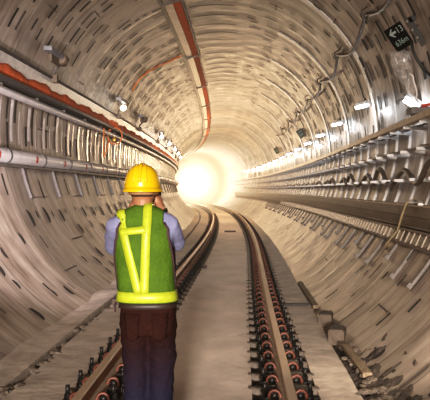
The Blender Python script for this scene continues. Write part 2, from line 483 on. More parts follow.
rebase(MB().sweep([(lx(zb), zb - .01), (lx(zb) + .24, zb - .01), (lx(zb) + .24, zb + .045), (lx(zb) + .22, zb + .045), (lx(zb) + .22, zb + .01), (lx(zb), zb + .01)], -3, Y1, .9).build('lower_shelf', M['galv_dark']), t)
# orange duct lying on the shelf, lumpy
mb = MB(); n = int((Y1 + 2) / .14); rgs = []
for i in range(n):
    y = -2 + .14 * i
    w = .022 * math.sin(y * 3.7) + .012 * math.sin(y * 9.1 + 1)
    zc, xc = zb + .135 + w * .5, lx(zb) + .115
    rgs.append([W(xc + (.085 + w * .4) * math.cos(2 * PI * k / 10), y, zc + (.120 + w) * math.sin(2 * PI * k / 10)) for k in range(10)])
mb.rings(rgs)
tag(origin_to(mb.build('orange_duct', M['orange']), W(lx(zb) + .11, 6, zb + .02)), 'lumpy orange cable duct lying in the tray along the left wall', 'cable duct')
# slim pale pipe below the tray
zp = LZ + 1.50
mb = MB(); mb.tube([W(lx(zp) + .10, y, zp) for y in [-3 + .9 * i for i in range(int((Y1 + 3) / .9))]], .062, 10)
t = thing('slim_pipe', 'slim pale handrail-like pipe just under the orange duct on left wall', 'pipe', W(lx(zp) + .1, 6, zp - .06))
rebase(mb.build('tube', M['white_pipe']), t)
for i in range(24):
    y = 3.2 + 1.8 * i
    d = MB(); d.box((0, 0, 0), (.16, .05, .05)); rebase(d.build('bracket', M['galv_dark'], None, W(lx(zp) + .06, y, zp + .05)), t) if False else None
    o = d.build('bracket', M['galv_dark'], t); o.location = W(lx(zp) + .05, y, zp + .075) - Vector(t.location); o.rotation_euler[2] = head(y)
# the large pale pipe with black couplings, red marks and struts
zq = LZ + .515; rq = .115
xq = lx(zq) + rq + .03
t = thing('pipe', 'large pale pipe with black couplings and red marks along left wall', 'pipe', W(xq, 6, zq - rq))
rebase(MB().tube([W(xq, y, zq) for y in [-3 + .9 * i for i in range(int((Y1 + 3) / .9))]], rq, 20).build('tube', M['white_pipe']), t)
def put(o, t, p, rz=0):
    o.parent = t; o.location = Vector(p) - Vector(t.location); o.rotation_euler[2] = rz; return o
cp = MB().tube([(0, -.022, 0), (0, .022, 0)], rq + .012, 20); cm = cp.mesh('coupling'); cm.materials.append(M['black'])
ang = [math.radians(a) for a in (-35, -15, 5, 25)]
mk = MB(); mk.add([((rq + .003) * math.cos(a), y, (rq + .003) * math.sin(a)) for y in (-.055, .055) for a in ang], [(i, i + 1, i + 5, i + 4) for i in range(3)]); mm = mk.mesh('red_mark'); mm.materials.append(M['red'])
for i in range(28):
    y = 6.2 + 1.8 * i
    o = bpy.data.objects.new('coupling', cm); C.objects.link(o); put(o, t, W(xq, y + .62, zq), head(y))
    if i < 14:
        o = bpy.data.objects.new('red_mark', mm); C.objects.link(o); put(o, t, W(xq, y + .12, zq), head(y)); o['label'] = 'red painted mark'
    mb = MB(); a0, a1 = phi_of_z(zq + .02, True), phi_of_z(zq - .66, True)
    mb.rings([[wp(a, y - .035, .0), wp(a, y + .035, .0), wp(a, y + .035, .045), wp(a, y - .035, .045)] for a in [a0 + (a1 - a0) * j / 6 for j in range(7)]], smooth=False)
    rebase(mb.build('strut', M['strut']), t)
rebase(MB().sweep([(lx(zq - rq), zq - rq - .045), (xq + .05, zq - rq - .045), (xq + .05, zq - rq - .005), (lx(zq - rq), zq - rq - .005)], -3, Y1, .9).build('support_angle', M['galv_dark']), t)

# ------------------------------------------------------------------ crown tray and duct
def radial(name, d0, d1, i0, i1, m, y0=-2, y1=80):
    n = 4
    prof = [(CX + (R - i0) * math.cos(math.radians(d0 + (d1 - d0) * k / n)), CZ + (R - i0) * math.sin(math.radians(d0 + (d1 - d0) * k / n))) for k in range(n + 1)]
    prof += [(CX + (R - i1) * math.cos(math.radians(d1 + (d0 - d1) * k / n)), CZ + (R - i1) * math.sin(math.radians(d1 + (d0 - d1) * k / n))) for k in range(n + 1)]
    return MB().sweep(prof, y0, y1, .9).build(name, m)
base = wp(107, 6, .06)
t = thing('overhead_cable_tray', 'pale overhead cable tray with dark edges running along the crown', 'cable tray', base)
rebase(radial('tray_plate', 107.2, 110.4, .01, .10, M['beige_rail']), t)
rebase(radial('dark_edge', 110.5, 112.2, .0, .07, M['galv_dark']), t)
rebase(radial('thin_edge', 103.0, 103.6, .0, .12, M['galv_dark']), t)
for i in range(9):
    y = 2.5 + 6 * i
    mb = MB(); mb.rings([[wp(a, y - .05, .0), wp(a, y + .05, .0), wp(a, y + .05, .135), wp(a, y - .05, .135)] for a in (102.6, 105, 108, 111)], smooth=False)
    rebase(mb.build('hanger', M['galv_dark']), t)
tag(origin_to(radial('orange_duct', 103.9, 107.0, .02, .11, M['orange']), base), 'flat orange cable duct along the tunnel crown beside the pale tray', 'cable duct')

# orange cable looping over one ring from the crown to the left tray
mb = MB(); pts = [wp(107 + (145 - 107) * i / 24, 19.9 + .35 * math.sin(i * .25), .03 + .012 * math.sin(i * 1.9)) for i in range(25)]
mb.tube(pts, .022, 8); tag(origin_to(mb.build('orange_cable', M['orange_cable']), pts[-1]), 'thin orange cable arching from the overhead tray down to left wall tray', 'cable')
# orange cord loop with a brass coupling hung from the slim pipe
yk = 18.6
t = thing('hanging_hose', 'coiled orange hose with brass coupling hanging from the left tray above the pipe', 'hose', W(lx(zp) + .19, yk, zp))
mb = MB(); pts = []
for i in range(40):
    a = 2 * PI * i / 26 + 1.9
    pts.append(W(lx(zp) + .27 + .19 * math.cos(a), yk - .06 + .004 * i + .02 * math.sin(i * .5), zp - .06 + .22 * math.sin(a)))
mb.tube(pts, .016, 7); rebase(mb.build('coil', M['orange_cable']), t)
mb = MB(); mb.tube([W(lx(zp) + .20 - .012 * i, yk - 1.1 + .05 * i, zp + .05 - .075 * i) for i in range(10)] + [W(lx(zp) + .10 + .01 * i, yk - .55 + .03 * i, zp - .66 + .06 * i) for i in range(8)], .015, 7); rebase(mb.build('hanging_strand', M['orange_cable']), t)
mb = MB(); c = W(lx(zp) + .24, yk + .08, zp - .17)
mb.tube([c + Vector((0, 0, .10)), c + Vector((0, 0, .06)), c + Vector((0, 0, .05)), c, c + Vector((0, 0, -.05)), c + Vector((0, 0, -.07))], [.025, .03, .05, .062, .05, .02], 12); rebase(mb.build('brass_coupling', M['brass']), t)
mb = MB(); mb.tube([c + Vector((0, 0, -.07)), c + Vector((.0, 0, -.25)), c + Vector((-.02, .02, -.52))], .024, 8, flat=.5); rebase(mb.build('white_strap', M['white_pipe']), t)

# ------------------------------------------------------------------ lamps
def area(name, p, d, size, power, col, sy=None, spread=None):
    l = bpy.data.lights.new(name, 'AREA'); l.energy = power; l.color = col; l.size = size
    if sy: l.shape = 'RECTANGLE'; l.size_y = sy
    if spread: l.spread = spread
    o = bpy.data.objects.new(name, l); C.objects.link(o); o.location = p
    o.rotation_euler = Vector(d).to_track_quat('-Z', 'Y').to_euler(); return o
def point(name, p, power, col, r=.08):
    l = bpy.data.lights.new(name, 'POINT'); l.energy = power; l.color = col; l.shadow_soft_size = r
    o = bpy.data.objects.new(name, l); C.objects.link(o); o.location = p; return o
# right side: small slanted bulkhead lamps on the lining
def right_frame(y, z):
    d = phi_of_z(z); p = wp(d, y, 0)
    a = math.radians(d); h = head(y)
    c, s = math.cos(h), math.sin(h)
    nrm = Vector((-math.cos(a) * math.cos(-h) , -math.cos(a) * math.sin(-h) * 0, -math.sin(a))).normalized()
    tng = Vector((math.sin(h) * -1, math.cos(h), 0)).normalized()
    tng = (tng - nrm * tng.dot(nrm)).normalized()
    return p, Matrix((nrm, tng, nrm.cross(tng))).transposed()   # local x = out of wall, y = along, z = up the arc (or down)
def right_lamp(y, n):
    p, m3 = right_frame(y, CAMZ + 1.69)
    t = thing('wall_lamp', 'glowing white wall lamp, %s from the viewer along the right wall' % nth(n), 'lamp', p, 0, 'lamps along the right wall')
    m4 = m3.to_4x4(); t.rotation_euler = m4.to_euler()
    up = 1 if (m3 @ Vector((0, 0, 1))).z > 0 else -1
    MB().box((.03, 0, 0), (.06, .10, .10)).build('wall_plate', M['lamp_grey'], t)
    MB().tube([(.05, 0, 0), (.16, 0, .01 * up)], .02, 8).build('arm', M['galv_dark'], t)
    MB().box((.20, 0, .02 * up), (.20, .15, .06)).build('housing', M['lamp_grey'], t)
    MB().box((.20, 0, -.03 * up), (.23, .17, .05), taper=.9).build('diffuser', M['lamp_cool'], t)
    MB().box((.035, .36, -.02 * up), (.07, .10, .13)).build('junction_box', M['galv_dark'], t)
    MB().tube([(.05, .06, .03 * up), (.07, .12, .12 * up), (.06, .22, .14 * up), (.06, .33, .05 * up)], .012, 6).build('wire', M['black'], t)
    return p, m3, up
k = 0
for y in (13.6, 17.3, 20.9, 24.4, 28, 31.6, 35.2, 38.8, 42.4, 46, 49.6, 53.2, 56.8, 60.4):
    k += 1
    p, m3, up = right_lamp(y, k)
    lp = p + m3 @ Vector((.32, -.02, -.16 * up))
    far = min(1, max(0, (y - 20) / 25))
    point('lamp_glow', lp, 14 + 8 * far, (.90 + .1 * far, .94 - .10 * far, 1 - .42 * far), .07)
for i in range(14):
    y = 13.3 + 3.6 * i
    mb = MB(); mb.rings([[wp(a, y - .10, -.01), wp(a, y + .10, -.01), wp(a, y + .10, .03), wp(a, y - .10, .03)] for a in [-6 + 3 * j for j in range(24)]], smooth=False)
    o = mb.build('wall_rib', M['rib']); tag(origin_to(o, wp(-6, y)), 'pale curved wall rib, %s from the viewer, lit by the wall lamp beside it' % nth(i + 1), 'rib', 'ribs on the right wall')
# left side: bulkhead tube lamps on posts from the tray
def left_lamp(y, lit, label):
    z = CAMZ + 2.22; p = W(lx(zt) + .12, y, zt + .04)
    t = thing('bulkhead_lamp', label, 'lamp', p, head(y), 'bulkhead lamps above the left tray')
    MB().tube([(0, 0, -.03), (0.02, 0, .10), (.17, .0, .27)], .022, 8).build('post', M['galv_dark'], t)
    MB().box((0.03, 0, -.04), (.10, .12, .14)).build('tray_clamp', M['lamp_body'], t)
    mb = MB(); mb.tube([(.20, .02, .28), (.20, -.03, .28), (.20, -.04, .28), (.20, -.26, .29), (.20, -.27, .29)], [.05, .06, .105, .105, .07], 14); mb.build('housing', M['lamp_body'], t)
    MB().tube([(.20, .02, .28), (.20, .09, .27), (.20, .10, .27)], [.03, .03, .05], 10).build('knob', M['galv'], t)
    MB().box((.20, -.66, .31), (.14, .80, .07)).build('tube_cover' if not lit else 'diffuser', M['tube_off'] if not lit else M['lamp_grey'], t)
    MB().box((.16, -.50, .22), (.04, .50, .14)).build('reflector', M['lamp_body'], t)
    if lit:
        mb = MB(); mb.tube([(.20, -.34, .22), (.20, -.34, .19), (.20, -.34, .12), (.20, -.34, .08)], [.04, .075, .075, .03], 12); mb.build('glowing_bulb', M['lamp_warm'], t)
    return t
left_lamp(12.7, False, 'unlit bulkhead tube lamp with tan housing, nearest on left wall')
left_lamp(23.4, False, 'dark unlit bulkhead lamp further along left wall, beyond first glowing lamp')
k = 0
for y in (19.2, 29.5, 34, 38.5, 43, 48):
    k += 1
    left_lamp(y, True, 'glowing bulkhead lamp above the left tray, %s lit one from the viewer' % nth(k))
    far = min(1, max(0, (y - 20) / 25))
    point('lamp_glow', W(lx(zt) + .95, y - .34, zt - .1), 8 + 14 * far, (1, .90 - .05 * far, .78 - .12 * far), .07)

# ------------------------------------------------------------------ right wall services
YS = [6.1 + .9 * i for i in range(52)]
def rpt(z, inset, y): return W(rx(z) - inset, y, z)
zA, zB, zC_ = CAMZ + .90, CAMZ + .55, CAMZ + .17
sup_mesh = None
def support(y, n):
    base = W(rx(CAMZ - .2), y, CAMZ - .2); h = head(y)
    t = thing('cable_bracket', 'pale steel cable bracket with three arms, %s from the viewer on right wall' % nth(n), 'bracket', base, h, 'cable brackets along the right wall')
    bx = rx(CAMZ - .2)
    zs = [CAMZ - .2 + (1.2) * i / 8 for i in range(9)]
    mb = MB(); mb.rings([[(rx(z) - bx - i_, s * .03, z - CAMZ + .2) for i_, s in ((.0, -1), (.0, 1), (.04, 1), (.04, -1))] for z in zs], smooth=False)
    mb.build('post', M['arm'], t)
    for z in (zA - .06, zB - .05, zC_ - .06):
        x = rx(z) - bx
        a = MB(); a.rings([[(x - .03, -.025, z - CAMZ + .2 - .015), (x - .03, .025, z - CAMZ + .2 - .015), (x - .03, .025, z - CAMZ + .2 + .04), (x - .03, -.025, z - CAMZ + .2 + .04)],
                           [(x - .33, -.02, z - CAMZ + .2 + .005), (x - .33, .02, z - CAMZ + .2 + .005), (x - .33, .02, z - CAMZ + .2 + .04), (x - .33, -.02, z - CAMZ + .2 + .04)]], smooth=False)
        a.build('arm', M['arm'], t)
    return t
sp = support(YS[0], 1); SK = kids_of(sp)
for i, y in enumerate(YS[1:]):
    dup(sp, SK, W(rx(CAMZ - .2), y, CAMZ - .2), (0, 0, head(y)), 'pale steel cable bracket with three arms, %s from the viewer on right wall' % nth(i + 2), sp['group'])
# top beige rail
mb = MB(); x0 = rx(zA) - .36
mb.sweep([(x0, zA - .02), (x0 + .12, zA - .02), (x0 + .12, zA + .01), (x0 + .02, zA + .01), (x0 + .02, zA + .055), (x0, zA + .055)], 3, 75, .9)
tag(origin_to(mb.build('handrail', M['beige_rail']), W(x0, 6, zA - .02)), 'beige top rail on tips of the brackets along right wall', 'rail')
# mid cable
def cable(name, label, x, z, r, y0, y1, wav, m, step=.15, cat='cable', seg=8):
    pts = []
    n = int((y1 - y0) / step)
    for i in range(n + 1):
        y = y0 + step * i; dx, dz = wav(y); pts.append(W(x + dx, y, z + dz))
    o = MB().tube(pts, r, seg).build(name, m); return tag(origin_to(o, pts[0]), label, cat)
cable('cable', 'dark cable lying on middle arms of the right wall brackets', rx(zB) - .24, zB + .012, .022, 4, 70, lambda y: (0, -.02 * abs(math.sin(y * PI / .9 + .3))), M['cable_brown'], .225)
cable('cable', 'thin grey cable lying on upper arms under the beige rail', rx(zA) - .14, zA - .0, .018, 4, 70, lambda y: (0, -.03 * abs(math.sin(y * PI / .9 + .3))), M['galv_dark'], .225)
def wavy(y):
    f = max(0, 1 - (y - 8) / 14)
    a = .035 + .10 * f
    return (.03 * math.sin(y * 2.1), a * math.sin(y * 4.1 + .5 * math.sin(y * 1.7)) - .05 * f * math.sin(y * 2.05 + .4))
cable('wavy_cable', 'thick dark brown cable sagging in waves along the right wall brackets', rx(zC_) - .25, zC_ + .02, .036, 5, 60, wavy, M['cable_brown'], .08, 'cable', 10)
# trunking beam (panels)
zu, zl = CAMZ - .20, CAMZ - .445
xb = rx(zl) - .10
t = thing('cable_trunking', 'taupe steel cable trunking running level along the right wall', 'trunking', W(xb, 6, zl))
for i in range(20):
    ya = 3 + 3.2 * i
    rebase(MB().sweep([(xb, zl), (xb - .01, zl + .11), (xb + .006, zl + .115), (xb + .0, zu), (rx(zu), zu), (rx(zl), zl)], ya, ya + 3.185, .8).build('panel', M['beam']), t)
rebase(MB().sweep([(xb - .03, zu), (rx(zu), zu), (rx(zu), zu + .018), (xb - .03, zu + .018)], 3, 67, .8).build('lid', M['beige_rail']), t)
rebase(MB().sweep([(xb - .025, zl - .02), (rx(zl), zl - .02), (rx(zl), zl), (xb - .025, zl)], 3, 67, .8).build('bottom_flange', M['ladder']), t)
# ladder tray below
za, zc = CAMZ - .50, CAMZ - .665
xa, xc = rx(za) - .09, rx(zc) - .07
t = thing('cable_ladder', 'zinc cable ladder with closely spaced rungs under the taupe trunking', 'cable ladder', W(xc, 6, zc))
for (x, z) in ((xa, za), (xc, zc)):
    rebase(MB().sweep([(x - .015, z - .016), (x + .025, z - .016), (x + .025, z + .016), (x - .015, z + .016)], 3, 67, .9).build('side_rail', M['ladder']), t)
rung = MB().rings([[(a * .02 , -.022, 0), (.0, .022, 0), (.014, .022, 0), (.014, -.022, 0)] for a in (0,)] + [[(xa - xc, -.022, za - zc), (xa - xc, .022, za - zc), (xa - xc + .014, .022, za - zc), (xa - xc + .014, -.022, za - zc)]], smooth=False).mesh('rung')
rung.materials.append(M['ladder'])
for i in range(100):
    y = 6.3 + .27 * i
    o = bpy.data.objects.new('rung', rung); C.objects.link(o); put(o, t, W(xc, y, zc), head(y))
mb = MB()
for i in range(120):
    y = 33.3 + .27 * i; a = W(xc, y, zc); b = W(xa, y, za)
    mb.tube([a, b], .016, 4)
o = rebase(mb.build('far_rungs', M['ladder']), t); o['kind'] = 'stuff'
rebase(MB().sweep([(xa + .03, za), (rx(za), za), (rx(zc), zc), (xc + .03, zc)], 3, 67, .9).build('back_plate', M['cable_brown']), t)
# curved steel struts on the wall below the ladder
k = 0
for i in range(40):
    y = 6.6 + .87 * i; k += 1
    a0, a1 = phi_of_z(CAMZ - .66), phi_of_z(CAMZ - (1.06 if i % 3 else .92))
    mb = MB(); mb.rings([[wp(a, y - .026, -.01), wp(a, y + .026, -.01), wp(a, y + .026, .035), wp(a, y - .026, .035)] for a in [a0 + (a1 - a0) * j / 6 for j in range(7)]], smooth=False)
    b = wp(a1, y, 0)
    t = thing('wall_strut', 'curved grey steel strut under the cable ladder, %s from the viewer' % nth(k), 'strut', b, 0, 'struts under the cable ladder')
    rebase(mb.build('channel', M['galv_dark']), t)
    mb = MB(); c = wp(a1, y, .055); mb.rings([[wp(a, y - .036, .0), wp(a, y + .036, .0), wp(a, y + .036, .06), wp(a, y - .036, .06)] for a in (a1, a1 + 1.0)], smooth=False)
    rebase(mb.build('foot_plate', M['galv_dark']), t)
# yellowed strap hanging over the trunking
pts = [W(xb + .05, 8.78, zu + .10), W(xb - .03, 8.85, zu + .03), W(xb - .05, 9.0, zu - .12), W(xb - .05, 9.25, zl - .08), W(xc - .05, 9.5, zc - .06), W(xc - .04, 9.6, zc - .14)]
o = MB().tube(pts, .022, 8, flat=.4).build('webbing_strap', M['strap']); tag(origin_to(o, pts[-1]), 'yellowed webbing strap hanging over the taupe trunking on right wall', 'strap')
# crumpled white tape at its top
mb = MB(); rg = random.Random(4); c = W(xb + .02, 8.5, zu + .045)
pts = [c + Vector((rg.uniform(-.03, .03), -.22 + .055 * i, rg.uniform(-.02, .03))) for i in range(9)]
mb.tube(pts, [.02 + rg.uniform(0, .02) for _ in pts], 6, flat=.5); tag(origin_to(mb.build('plastic_scrap', M['white_pipe']), c - Vector((0, 0, .03))), 'crumpled white plastic scrap lying on the taupe trunking beside the strap', 'plastic scrap')

# sagging cable across the upper right with hooks
zS = CAMZ + 2.80; aS = phi_of_z(zS)
ys0, span = 7.6, 3.4
t = thing('sagging_cable', 'dark cable sagging between hooks high on the right of the vault', 'cable', wp(aS, ys0, .05))
pts = []
for i in range(170):
    y = ys0 + i * .16; u = ((y - ys0) / span) % 1
    sag = 4 * u * (1 - u)
    pts.append(wp(aS - 3.6 * sag + .5 * math.sin(y * 2.3), y, .06 + .06 * sag))
rebase(MB().tube(pts, .03, 8).build('cable_run', M['cable_brown']), t)
for j in range(8):
    y = ys0 + span * j
    mb = MB(); mb.tube([wp(aS + 1.5, y, 0), wp(aS + 1.5, y, .10), wp(aS - .2, y, .13), wp(aS - 1.2, y, .09)], .018, 6); rebase(mb.build('hook', M['galv_dark']), t)

# ------------------------------------------------------------------ signs
def text_mesh(s, size):
    cu = bpy.data.curves.new('lettering', 'FONT'); cu.body = s; cu.size = size; cu.align_x = 'CENTER'; cu.align_y = 'CENTER'; cu.extrude = .002
    o = bpy.data.objects.new('lettering', cu); C.objects.link(o)
    dg = bpy.context.evaluated_depsgraph_get(); me = bpy.data.meshes.new_from_object(o.evaluated_get(dg)); bpy.data.objects.remove(o); bpy.data.curves.remove(cu); return me
def sign_frame(px, py, Z, roll):       # sign stands square to the track, rolled with the wall
    pass
sy_ = 10.0
sc = Vector((2.285 * .92, sy_ * .92, CAMZ + 2.19 * .92)); roll = math.radians(33)
def sign_board(name, label, c, w, h, roll, rz, big=True):
    t = thing(name, label, 'sign', c); t.rotation_euler = (PI / 2, roll, rz); t.rotation_mode = 'XYZ'
    m = Matrix.Rotation(rz, 4, 'Z') @ Matrix.Rotation(PI / 2, 4, 'X') @ Matrix.Rotation(roll, 4, 'Z')
    t.rotation_euler = m.to_euler()
    MB().box((0, 0, -.015), (w, h, .03)).build('panel', M['sign_black'] if big else M['sign_green'], t)
    return t
t = sign_board('distance_sign', 'black distance sign with arrow and 636m, tilted on the upper right wall', sc, .245, .338, roll, 0)
def letters(s, size, x, y, sx=1, m='sign_glyph'):
    me = text_mesh(s, size); me.transform(Matrix.Diagonal((sx, 1, 1, 1))); me.transform(Matrix.Translation((x, y, .003))); me.materials.append(M[m])
    o = bpy.data.objects.new('lettering', me); C.objects.link(o); o.parent = t; return o
letters('636m', .108, 0, -.072, .76)
letters('13', .125, .056, .078, .8, 'glyph_grey')
mb = MB(); 
mb.add([(-.125, .085, .004), (-.06, .15, .004), (-.035, .15, .004), (-.075, .103, .004), (-.0, .103, .004), (-.0, .067, .004), (-.075, .067, .004), (-.035, .02, .004), (-.06, .02, .004)], [(0, 3, 2, 1), (0, 6, 3), (3, 6, 5, 4), (0, 8, 7, 6)])
mb.v = [(v[0] * .8, v[1] * .92, v[2]) for v in mb.v]; mb.build('arrow', M['glyph_grey'], t, fix=False)
MB().box((.12, .02, -.07), (.03, .30, .10)).build('mounting_plate', M['galv_dark'], t)
for j, (yy, label, z_) in enumerate(((26.3, 'small dark green sign, nearer of two down the right wall', 2.13), (37.5, 'small dark green sign, farther of two down the right wall', 2.13))):
    zz = CAMZ + z_; c = W(rx(zz) - .10, yy, zz)
    t = sign_board('exit_sign', label, c, .26, .34, roll, head(yy), False); t['group'] = 'small green signs on the right wall'
    MB().box((0, .07, .002), (.16, .05, .004)).build('pale_symbol', M['glyph_grey'], t)
    MB().box((0, -.05, .002), (.17, .10, .004)).build('green_field', M['sign_glyph'], t)
    MB().box((.10, 0, -.06), (.03, .2, .08)).build('mounting_plate', M['galv_dark'], t)
# black conduit clamp right of the sign with a cable loop
c = sc + Vector((.215, .05, .08))
t = thing('cable_clamp', 'black cable clamp with pale bolts beside the distance sign', 'clamp', c)
m3 = Matrix.Rotation(-roll, 3, 'Y')
mb = MB(); mb.box((.02, 0, .0), (.07, .08, .42), m3); mb.box((-.02, 0, .17), (.14, .08, .07), m3); mb.build('bracket', M['black'], t)
for z in (.16, .03, -.09): MB().tube([m3 @ Vector((-.03, -.03, z)), m3 @ Vector((-.03, -.065, z))], .013, 8).build('bolt', M['ladder'], t)
pts = [sc + Vector(v) for v in ((.16, -.01, -.05), (.17, -.03, -.17), (.22, -.05, -.30), (.30, -.05, -.42), (.42, .0, -.52), (.56, .1, -.58))]
tag(origin_to(MB().tube(pts, .022, 8).build('black_cable', M['black']), pts[0]), 'black cable dropping from behind the distance sign to right wall', 'cable')
# clear plastic bag hanging under the sign
mb = MB(); rg = random.Random(9); rgs = []
for i in range(16):
    f = i / 15; c = sc + Vector((.01 + .12 * f - .02 * math.sin(f * 5), -.05, -.20 - .60 * f))
    wdt = (.145 - .02 * f if f < .45 else .136 - .15 * (f - .45)) * (1 if f < .95 else .7)
    rgs.append([c + Vector((wdt * math.cos(a) * (1 + rg.uniform(-.14, .14)), .05 * math.sin(a) * (1 + rg.uniform(-.5, .5)), rg.uniform(-.012, .012))) for a in [2 * PI * k / 14 for k in range(14)]])
mb.rings(rgs); t = thing('plastic_bag', 'crumpled clear plastic bag hanging below the distance sign', 'plastic bag', sc + Vector((.01, -.05, -.2)))
rebase(mb.build('pouch', M['bag']), t)
c = sc + Vector((.13, -.1, -.5))
pts = [c + Vector(v) for v in ((-.02, 0, 0), (.03, .0, -.04), (.035, 0, -.10), (.07, 0, -.2), (.08, 0, -.27), (.07, .0, -.33), (.1, 0, -.38))]
rebase(MB().tube(pts, .013, 7).build('drawstring', M['white_pipe']), t)
# flat glowing lamp lying at the near end of the beige rail
lp = W(2.43, 10.0, CAMZ + 1.24)
t = thing('strip_lamp', 'bright bluish strip lamp above the near end of the beige rail', 'lamp', lp)
m3 = Matrix.Rotation(math.radians(33), 3, 'Y')
mb = MB(); mb.box((0, 0, 0), (.23, .16, .07), m3, taper=.85); mb.build('diffuser', M['lamp_cool'], t)
mb = MB(); mb.box(m3 @ Vector((.0, .03, .055)), (.27, .2, .05), m3); mb.build('housing', M['lamp_grey'], t)
mb = MB(); mb.tube([m3 @ Vector((.12, .03, .05)), Vector((.17, .05, .02)), Vector((.24, .05, .02))], .02, 8); mb.build('arm', M['galv_dark'], t)
point('lamp_glow', lp + Vector((-.02, -.12, -.1)), 9, (.72, .85, 1), .06)
c = W(2.40, 9.6, CAMZ + 1.08)
t = thing('junction_box', 'dark junction box with red gland under the bluish strip lamp', 'junction box', c)
MB().box((0.06, 0, 0), (.34, .30, .09)).build('case', M['galv_dark'], t)
MB().tube([(.02, -.16, .05), (.16, -.16, .075)], .022, 8).build('red_gland', M['red'], t)

# ------------------------------------------------------------------ debris along the gutters
def rock(s, rg):
    bm = bmesh.new(); bmesh.ops.create_icosphere(bm, subdivisions=2, radius=1)
    sd = rg.uniform(0, 99)
    for v in bm.verts:
        f = 1 + .45 * mnoise.noise(v.co * 1.3 + Vector((sd, 0, 0))) + .2 * mnoise.noise(v.co * 3 + Vector((0, sd, 0)))
        v.co = Vector((v.co.x * s[0], v.co.y * s[1], v.co.z * s[2])) * f
    me = bpy.data.meshes.new('stone'); bm.to_mesh(me); bm.free(); return me
rg = random.Random(21)
def stones(n, xr, yr, zr, size, grp, word, edge):
    ys = sorted(yr[0] + (yr[1] - yr[0]) * rg.random() ** 1.6 for _ in range(n))
    for i, y in enumerate(ys):
        s = size * rg.uniform(.55, 1.25)
        me = rock((s * rg.uniform(.8, 1.4), s * rg.uniform(.8, 1.4), s * rg.uniform(.5, .8)), rg)
        me.materials.append(M['stone'])
        o = bpy.data.objects.new('stone', me); C.objects.link(o)
        o.location = W(rg.uniform(*xr), y, zr + s * .3); o.rotation_euler[2] = rg.uniform(0, 6)
        tag(o, 'rough stone in the %s, %s from the viewer' % (word, nth(i + 1)), 'stone', grp)
stones(80, (1.0, 1.30), (5.2, 7.4), .015, .040, 'stones in the right gutter', 'right-hand gutter', 0)
stones(34, (-1.97, -1.82), (5.7, 11), -.03, .045, 'stones along the left groove', 'left-hand groove', 0)
# dark grit heaped at the foot of the right wall
mb = MB(); g = []; nx, ny = 10, 60
for i in range(ny + 1):
    y = 4.6 + 3.1 * i / ny; f = min(1, (7.7 - y) / .8)
    for j in range(nx + 1):
        x = .98 + .46 * j / nx
        g.append(W(x, y, -.06 + f * (.05 + .22 * (j / nx) ** 1.5) * (1 + .35 * mnoise.noise(Vector((x * 9, y * 6, 2)))) + .02 * mnoise.noise(Vector((x * 30, y * 30, 5)))))
mb.add(g, [(i * (nx + 1) + j, i * (nx + 1) + j + 1, (i + 1) * (nx + 1) + j + 1, (i + 1) * (nx + 1) + j) for i in range(ny) for j in range(nx)])
tag(origin_to(mb.build('gravel', M['ballast']), W(1.1, 6, 0)), 'dark loose grit heaped at the foot of the right wall', 'gravel', None, 'stuff')
def block(name, label, c, d, rz, m, cat, tilt=0):
    bm = bmesh.new(); bmesh.ops.create_cube(bm, size=1)
    for v in bm.verts: v.co = Vector((v.co.x * d[0], v.co.y * d[1], v.co.z * d[2]))
    bmesh.ops.bevel(bm, geom=bm.edges[:], offset=min(d) * .08, segments=2, affect='EDGES')
    me = bpy.data.meshes.new(name); bm.to_mesh(me); bm.free(); me.materials.append(m)
    o = bpy.data.objects.new(name, me); C.objects.link(o); o.location = c; o.rotation_euler = (tilt, 0, rz); return tag(o, label, cat)
block('concrete_block', 'brown block nearer of two beside the right gutter, above the plank', W(1.07, 7.75, .045), (.17, .30, .17), -.25, M['block'], 'block')
block('concrete_block', 'brown block farther of two beside the right gutter', W(1.06, 8.75, .04), (.16, .32, .16), -.2, M['block'], 'block')
block('plank', 'thin timber plank lying lengthwise in the right gutter near the camera', W(1.09, 6.65, .045), (.085, 1.15, .04), .02, M['wood'], 'plank')
block('plank', 'long timber plank in the right gutter beyond the brown blocks', W(1.04, 11.2, -.005), (.08, 2.6, .05), .0, M['wood'], 'plank')
block('timber_scrap', 'dark timber batten lying across the right walkway', W(.78, 10.0, .018), (.38, .08, .025), .12, M['gutter'], 'timber')
block('debris_scrap', 'small dark scrap lying on the slab between the rails far ahead', W(-.40, 27.5, .03), (.42, .25, .05), .2, M['block'], 'scrap')
block('debris_scrap', 'dark clod on the slab edge beside left rail beyond the worker', W(-.83, 14.8, .03), (.10, .12, .06), .4, M['block'], 'scrap')
block('debris_scrap', 'dark clod beside the left-hand groove behind the worker', W(-1.83, 10.1, .04), (.10, .12, .08), .4, M['block'], 'scrap')

